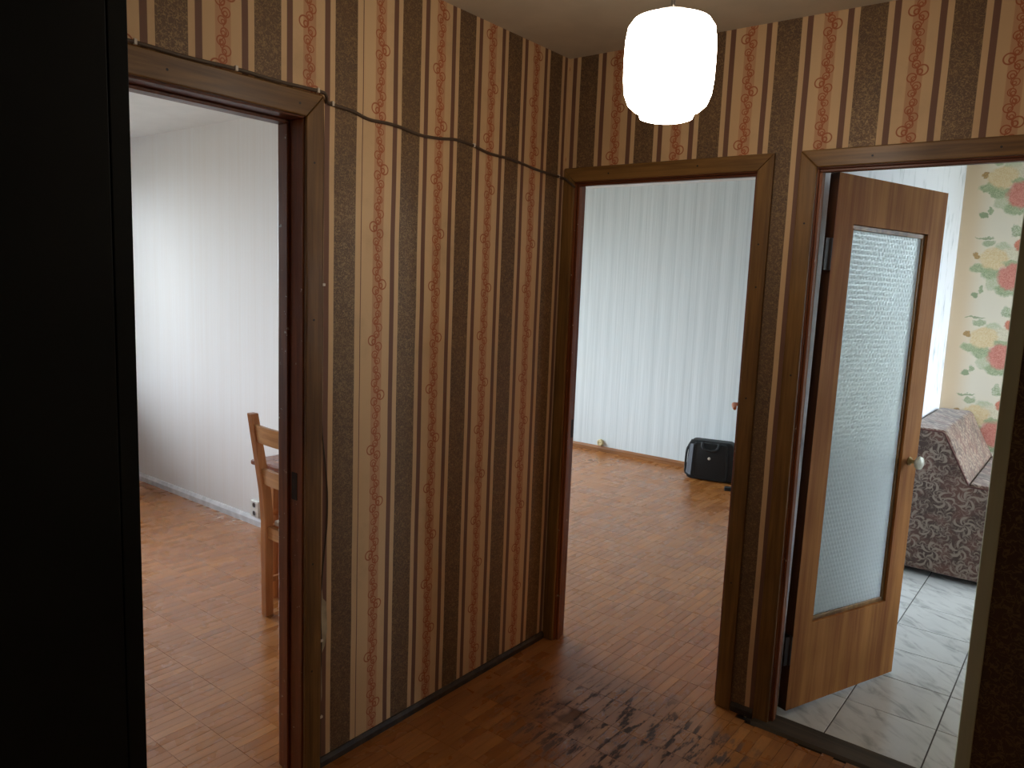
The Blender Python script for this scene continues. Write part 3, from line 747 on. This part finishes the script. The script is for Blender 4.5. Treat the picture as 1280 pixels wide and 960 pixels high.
# ------------------------------------------------------------------ cables
def smooth_pts(pts, n=6):
    out = []; P = [Vector(p) for p in pts]
    for i in range(len(P)-1):
        p0, p1, p2, p3 = P[max(i-1, 0)], P[i], P[i+1], P[min(i+2, len(P)-1)]
        for k in range(n):
            t = k/n
            out.append(0.5*((2*p1)+(-p0+p2)*t+(2*p0-5*p1+4*p2-p3)*t*t+(-p0+3*p1-3*p2+p3)*t**3))
    out.append(P[-1]); return out
c1 = tag(empty('wall_cable', (0.006, -0.65, 2.06)), 'dark cable strung over the doorway casing and sagging across striped wallpaper', 'cable')
cb = [(0.018, -2.05, 2.096), (0.018, -1.79, 2.096), (0.018, -1.66, 2.094), (0.018, -1.532, 2.098), (0.018, -1.40, 2.096), (0.018, -1.268, 2.099), (0.017, -1.244, 2.092),
      (0.005, -1.225, 2.077), (0.005, -1.14, 2.072), (0.005, -1.073, 2.060), (0.006, -1.00, 2.062), (0.005, -0.939, 2.060), (0.004, -0.85, 2.052), (0.005, -0.762, 2.056),
      (0.004, -0.68, 2.066), (0.005, -0.59, 2.061), (0.005, -0.50, 2.048), (0.005, -0.358, 2.045), (0.005, -0.20, 2.030), (0.005, -0.06, 2.024), (0.012, -0.022, 2.020), (0.024, -0.0185, 2.012), (0.052, -0.0185, 1.992), (0.058, -0.006, 1.984)]
L0 = Vector(c1.location)
MB().tube([p-L0 for p in smooth_pts(cb)], 0.0050, 8).build('sheath', 'cable', c1, smooth=True)
for y, z, x in ((-1.79, 2.096, 0.015), (-1.532, 2.098, 0.015), (-1.275, 2.099, 0.015), (-1.212, 2.077, 0.001), (-0.585, 2.061, 0.001), (-0.05, 2.024, 0.001)):
    k = MB().box((x-L0.x, y-0.004-L0.y, z-0.0055-L0.z), (x+0.009-L0.x, y+0.004-L0.y, z+0.008-L0.z))
    k.build('cable_clip', 'clip', c1, bevel=0.0015)
c2 = tag(empty('casing_cable', (0.006, -1.24, 0.0)), 'thin dark wire running down beside the doorway casing of the cream room', 'cable')
L1 = Vector(c2.location)
cy = A1+0.066
cb2 = [(0.004, cy, 2.07), (0.004, cy+0.003, 1.95), (0.004, cy+0.002, 1.7), (0.004, cy+0.003, 1.4), (0.004, cy+0.002, 1.18), (0.005, cy+0.004, 1.10), (0.006, cy+0.016, 1.0), (0.006, cy+0.024, 0.90),
       (0.006, cy+0.022, 0.80), (0.005, cy+0.012, 0.70), (0.005, cy+0.004, 0.62), (0.004, cy+0.002, 0.52), (0.004, cy+0.006, 0.42), (0.004, cy+0.003, 0.3), (0.004, cy+0.004, 0.15), (0.005, cy+0.003, 0.036)]
MB().tube([p-L1 for p in smooth_pts(cb2)], 0.0024, 6).build('sheath', 'cable', c2, smooth=True)
for z in (0.43, 0.17, 1.55):
    MB().box((-0.005, cy-0.001-L1.y, z), (0.003, cy+0.010-L1.y, z+0.008)).build('cable_clip', 'clip', c2, bevel=0.001)
# strip of torn paper with bare plaster next to the wire
tp = [(cy+0.004, 0.63), (cy+0.010, 0.60), (cy+0.013, 0.57), (cy+0.026, 0.555), (cy+0.029, 0.50), (cy+0.031, 0.46), (cy+0.022, 0.41), (cy+0.009, 0.385), (cy+0.012, 0.24), (cy+0.004, 0.20), (cy+0.003, 0.40)]
MB().prism(tp, 'x', -0.001, 0.0012).build('bare_plaster', 'plaster', wall_left)
wall_left.children[-1]['label'] = 'pale bare plaster where the paper is torn'

# ------------------------------------------------------------------ dining chair (cream room)
chx, chy = -1.083, -0.705                     # left rear foot
cw, cdp = 0.40, 0.38
chair = tag(empty('dining_chair', (chx+cw/2, chy+cdp/2, 0)), 'honey pine ladder-back chair tucked under the table in the cream room', 'chair')
def loc(x, y, z): return (x-(chx+cw/2), y-(chy+cdp/2), z)
def rear_post(x):
    pr = [(0.0, 0.0), (-0.002, 0.25), (0.0, 0.46), (-0.012, 0.60), (-0.038, 0.76), (-0.072, 0.965)]
    mb = MB(); k = 0
    tw = [0.040, 0.042, 0.046, 0.044, 0.040, 0.036]
    for (dy, z), t in zip(pr, tw):
        for a, b in ((-0.019, -t/2), (0.019, -t/2), (0.019, t/2), (-0.019, t/2)): mb.v.append(loc(x+a, chy+dy+b, z))
    for i in range(len(pr)-1):
        for j in range(4):
            j2 = (j+1) % 4; mb.f.append((i*4+j, i*4+j2, i*4+4+j2, i*4+4+j))
    mb.f += [(3, 2, 1, 0), tuple(len(mb.v)-4+i for i in range(4))]; mb.mi = [0]*len(mb.f)
    return mb.build('rear_leg', 'pine', chair, bevel=0.004)
rear_post(chx); rear_post(chx+cw)
for x in (chx, chx+cw):
    MB().box(loc(x-0.018, chy+cdp-0.018, 0), loc(x+0.018, chy+cdp+0.018, 0.435)).build('front_leg', 'pine', chair, bevel=0.004)
def rail(nm, z0, z1, y, bow, th, mt='pine_x'):
    mb = MB(); N = 8
    for i in range(N+1):
        t = i/N; x = chx+0.0195+(cw-0.039)*t; b = -bow*4*t*(1-t)
        for yy, z in ((y+b, z0), (y+b+th, z0), (y+b+th, z1), (y+b, z1)): mb.v.append(loc(x, yy+(-0.155*(z-z0) if nm == 'back_slat' else 0), z))
    for i in range(N):
        for j in range(4):
            j2 = (j+1) % 4; mb.f.append((i*4+j, i*4+4+j, i*4+4+j2, i*4+j2))
    mb.f += [(0, 1, 2, 3), tuple(N*4+i for i in (3, 2, 1, 0))]; mb.mi = [0]*len(mb.f)
    return mb.build(nm, mt, chair, smooth=True)
rail('back_slat', 0.835, 0.915, chy-0.062, 0.018, 0.018)
rail('back_slat', 0.635, 0.710, chy-0.028, 0.012, 0.018)
rail('seat_rail', 0.375, 0.430, chy-0.010, 0, 0.020)
rail('seat_rail', 0.375, 0.430, chy+cdp-0.010, 0, 0.020)
for x in (chx, chx+cw):
    MB().box(loc(x-0.010, chy+0.024, 0.375), loc(x+0.010, chy+cdp-0.019, 0.430)).build('side_rail', 'pine', chair, bevel=0.002)
    MB().box(loc(x-0.009, chy+0.022, 0.155), loc(x+0.009, chy+cdp-0.019, 0.180)).build('stretcher', 'pine', chair, bevel=0.003)
MB().box(loc(chx+0.011, chy+0.17, 0.158), loc(chx+cw-0.011, chy+0.19, 0.178)).build('stretcher', 'pine_x', chair, bevel=0.003)
MB().box(loc(chx+0.021, chy+0.022, 0.431), loc(chx+cw-0.021, chy+cdp+0.03, 0.455)).build('seat', 'seatpad', chair, bevel=0.007, bseg=3)

# ------------------------------------------------------------------ table
tx0, tx1, ty0, ty1, tz = -1.325, -0.35, -0.635, -0.04, 0.690
table = tag(empty('dining_table', ((tx0+tx1)/2, (ty0+ty1)/2, 0)), 'red-brown wooden table against the cream wall behind the pine chair', 'table')
def tl(x, y, z): return (x-(tx0+tx1)/2, y-(ty0+ty1)/2, z)
MB().box(tl(tx0, ty0, tz-0.026), tl(tx1, ty1, tz)).build('tabletop', 'tabletop', table, bevel=0.008, bseg=3)
MB().box(tl(tx0+0.07, ty0+0.075, tz-0.11), tl(tx1-0.07, ty0+0.095, tz-0.027)).build('apron', 'pine_x', table)
MB().box(tl(tx0+0.07, ty1-0.085, tz-0.11), tl(tx1-0.07, ty1-0.065, tz-0.027)).build('apron', 'pine_x', table)
MB().box(tl(tx0+0.055, ty0+0.096, tz-0.11), tl(tx0+0.075, ty1-0.086, tz-0.027)).build('apron', 'pine', table)
MB().box(tl(tx1-0.075, ty0+0.096, tz-0.11), tl(tx1-0.055, ty1-0.086, tz-0.027)).build('apron', 'pine', table)
for x in (tx0+0.10, tx1-0.10):
    for y in (ty0+0.07, ty1-0.07):
        pl = MB(); pr = [(0.016, 0.0), (0.020, 0.02), (0.022, 0.10), (0.028, 0.26), (0.031, 0.36), (0.024, 0.385), (0.033, 0.40), (0.033, 0.412), (0.024, 0.425), (0.034, 0.44), (0.034, 0.455), (0.026, 0.465)]
        pl.lathe(pr, 20, origin=tl(x, y, 0)); pl.box(tl(x-0.032, y-0.032, 0.465), tl(x+0.032, y+0.032, tz-0.027))
        pl.build('leg', 'pine', table, smooth=True)

# ------------------------------------------------------------------ sockets
s1 = tag(empty('double_socket', (-2.235, -0.0, 0.092)), 'white double socket low on the cream wall behind the chair', 'socket')
MB().box((-0.042, -0.024, -0.036), (0.042, -0.0005, 0.070)).build('body', 'white', s1, bevel=0.005)
for z in (-0.010, 0.043):
    r = MB().lathe([(0.020, 0.0), (0.020, -0.003), (0.016, -0.003), (0.016, -0.001)], 20, cap=False, origin=(0, -0.0235, z), axis='y')
    r.build('socket_ring', 'skirt_pale', s1, smooth=True)
    MB().lathe([(0.0155, 0), (0.0155, -0.0012)], 20, origin=(0, -0.0238, z), axis='y').build('socket_well', 'hole', s1)
s2 = tag(empty('round_socket', (-1.874, 3.54, 0.086)), 'round ivory socket above the brown skirting of the pinstriped wall', 'socket')
MB().lathe([(0.033, -0.0005), (0.033, -0.020), (0.029, -0.026), (0.022, -0.028), (0.019, -0.024), (0.0, -0.023)], 28, cap=False, axis='y').build('body', 'ivory', s2, smooth=True)
for x in (-0.008, 0.008): MB().lathe([(0.003, -0.0225), (0.003, -0.0245)], 10, origin=(x, 0, 0), axis='y').build('pin_hole', 'hole', s2)

# ------------------------------------------------------------------ bag in the striped room
bag = tag(empty('laptop_bag', (-0.64, 3.285, 0.0), R(13)), 'black laptop bag leaning on the pinstriped wall in the second room', 'bag')
bw, bh, bt = 0.40, 0.335, 0.13
def rrect(w, h, r, n=5, top=1.0):
    pts = []
    for cx_, cz_, a0 in ((w/2-r, r, -90), (w/2-r-(1-top)*w/2, h-r, 0), (-w/2+r+(1-top)*w/2, h-r, 90), (-w/2+r, r, 180)):
        for i in range(n+1):
            a = R(a0+90*i/n); pts.append((cx_+r*math.cos(a), cz_+r*math.sin(a)))
    return pts
body = MB().prism(rrect(bw, bh, 0.045, top=0.93), 'y', -0.035, bt-0.045).build('body', 'bag', bag, bevel=0.012, bseg=3, smooth=True)
pk = MB().prism([(x, z*0.98+0.012) for x, z in rrect(bw*0.74, bh*0.95, 0.03, top=0.94)], 'y', -0.068, -0.034).build('front_pocket', 'bag', bag, bevel=0.010, bseg=3, smooth=True)
# gusset facet of the black bag, window light painted in as blue-grey
gs = MB(); za, zb = 0.045, bh-0.03
gs.v = [(-bw/2-0.003, -0.030, za), (-bw*0.37, -0.074, za-0.012), (-bw*0.345, -0.074, zb), (-bw/2+0.022, -0.030, zb-0.008),
        (-bw/2+0.003, -0.022, za), (-bw*0.36, -0.060, za-0.012), (-bw*0.335, -0.060, zb), (-bw/2+0.028, -0.022, zb-0.008)]
gs.f = [(0,1,2,3), (7,6,5,4), (0,4,5,1), (1,5,6,2), (2,6,7,3), (3,7,4,0)]; gs.mi = [0]*6
tag(gs.build('side_gusset', 'bag_side_lit', bag, bevel=0.003), 'side panel with window light painted in blue-grey')
hd = [(-0.065, -0.050, bh-0.012), (-0.067, -0.078, bh-0.030), (-0.05, -0.086, bh-0.060), (0.0, -0.088, bh-0.072), (0.05, -0.086, bh-0.060), (0.067, -0.078, bh-0.030), (0.065, -0.050, bh-0.012)]
MB().tube(smooth_pts(hd), 0.012, 8).build('handle', 'bag', bag, smooth=True)
tag(MB().lathe([(0.012, 0.0), (0.012, -0.0035), (0.010, -0.005), (0.0, -0.005)], 20, cap=False, origin=(-0.005, -0.0675, bh*0.58), axis='y').build('badge', 'clip', bag, smooth=True), 'small round silver badge')
MB().tube(smooth_pts([(-bw*0.42, 0.02, bh-0.012), (-bw*0.49, 0.02, bh*0.8), (-bw*0.52, 0.0, bh*0.66), (-bw*0.53, 0.0, bh*0.3), (-bw*0.50, 0.0, 0.03), (-bw*0.3, -0.03, 0.008)]), 0.010, 8).build('shoulder_strap', 'bag', bag, smooth=True)
zc = [(x*0.93, -0.0695, z) for x, z in rrect(bw*0.70, bh*0.86, 0.03, top=0.94)]
MB().tube([(x, y, z+0.028) for x, y, z in zc], 0.0022, 6).build('zip', 'bag', bag)
ad = tag(empty('small_dark_block', (-0.375, 3.075, 0.0), R(20)), 'small dark block lying on the parquet in front of the black bag', 'block')
MB().box((-0.045, -0.025, 0.0), (0.045, 0.025, 0.030)).build('case', 'bag', ad, bevel=0.006, bseg=3)
MB().tube(smooth_pts([(0.045, 0, 0.015), (0.08, 0.01, 0.006), (0.14, 0.03, 0.004), (0.2, 0.02, 0.004)]), 0.003, 6).build('lead', 'cable', ad, smooth=True)

# ------------------------------------------------------------------ upholstered kitchen bench
by0, by1 = 2.11, 3.21
bench = tag(empty('kitchen_bench', (1.35, (by0+by1)/2, 0.0)), 'brown swirl-patterned upholstered bench against the marbled kitchen wall', 'bench')
oy = -(by0+by1)/2; ox = -1.35
def off(poly): return [(a+ox, b) for a, b in poly]
MB().prism(off([(1.022, 0.035), (1.70, 0.035), (1.70, 0.535), (1.685, 0.565), (1.350, 0.560), (1.205, 0.835), (1.190, 0.845), (1.022, 0.845)]), 'y', by0+oy, by0+0.035+oy).build('end_panel', 'fabric', bench, bevel=0.006)
MB().prism(off([(1.022, 0.035), (1.70, 0.035), (1.70, 0.535), (1.685, 0.565), (1.350, 0.560), (1.205, 0.835), (1.190, 0.845), (1.022, 0.845)]), 'y', by1-0.035+oy, by1+oy).build('end_panel', 'fabric', bench, bevel=0.006)
MB().prism(off([(1.020, 0.44), (1.345, 0.44), (1.345, 0.575), (1.212, 0.842), (1.195, 0.853), (1.020, 0.853)]), 'y', by0+0.036+oy, by1-0.036+oy).build('backrest', 'fabric', bench, bevel=0.008)
MB().box((1.347+ox, by0+0.036+oy, 0.44), (1.705+ox, by1-0.036+oy, 0.572)).build('seat', 'fabric', bench, bevel=0.015, bseg=3)
MB().box((1.03+ox, by0+0.036+oy, 0.05), (1.69+ox, by1-0.036+oy, 0.439)).build('base', 'fabric', bench)
MB().tube([(a+ox, by0+0.001+oy, b) for a, b in ((1.69, 0.567), (1.352, 0.562), (1.206, 0.838), (1.19, 0.847), (1.024, 0.847))], 0.005, 8).build('piping', 'fabric_trim', bench, smooth=True)
for x in (1.05, 1.66):
    for y in (by0+0.06, by1-0.06):
        MB().box((x-0.02+ox, y-0.02+oy, 0.0), (x+0.02+ox, y+0.02+oy, 0.05)).build('leg', 'fabric_trim', bench)
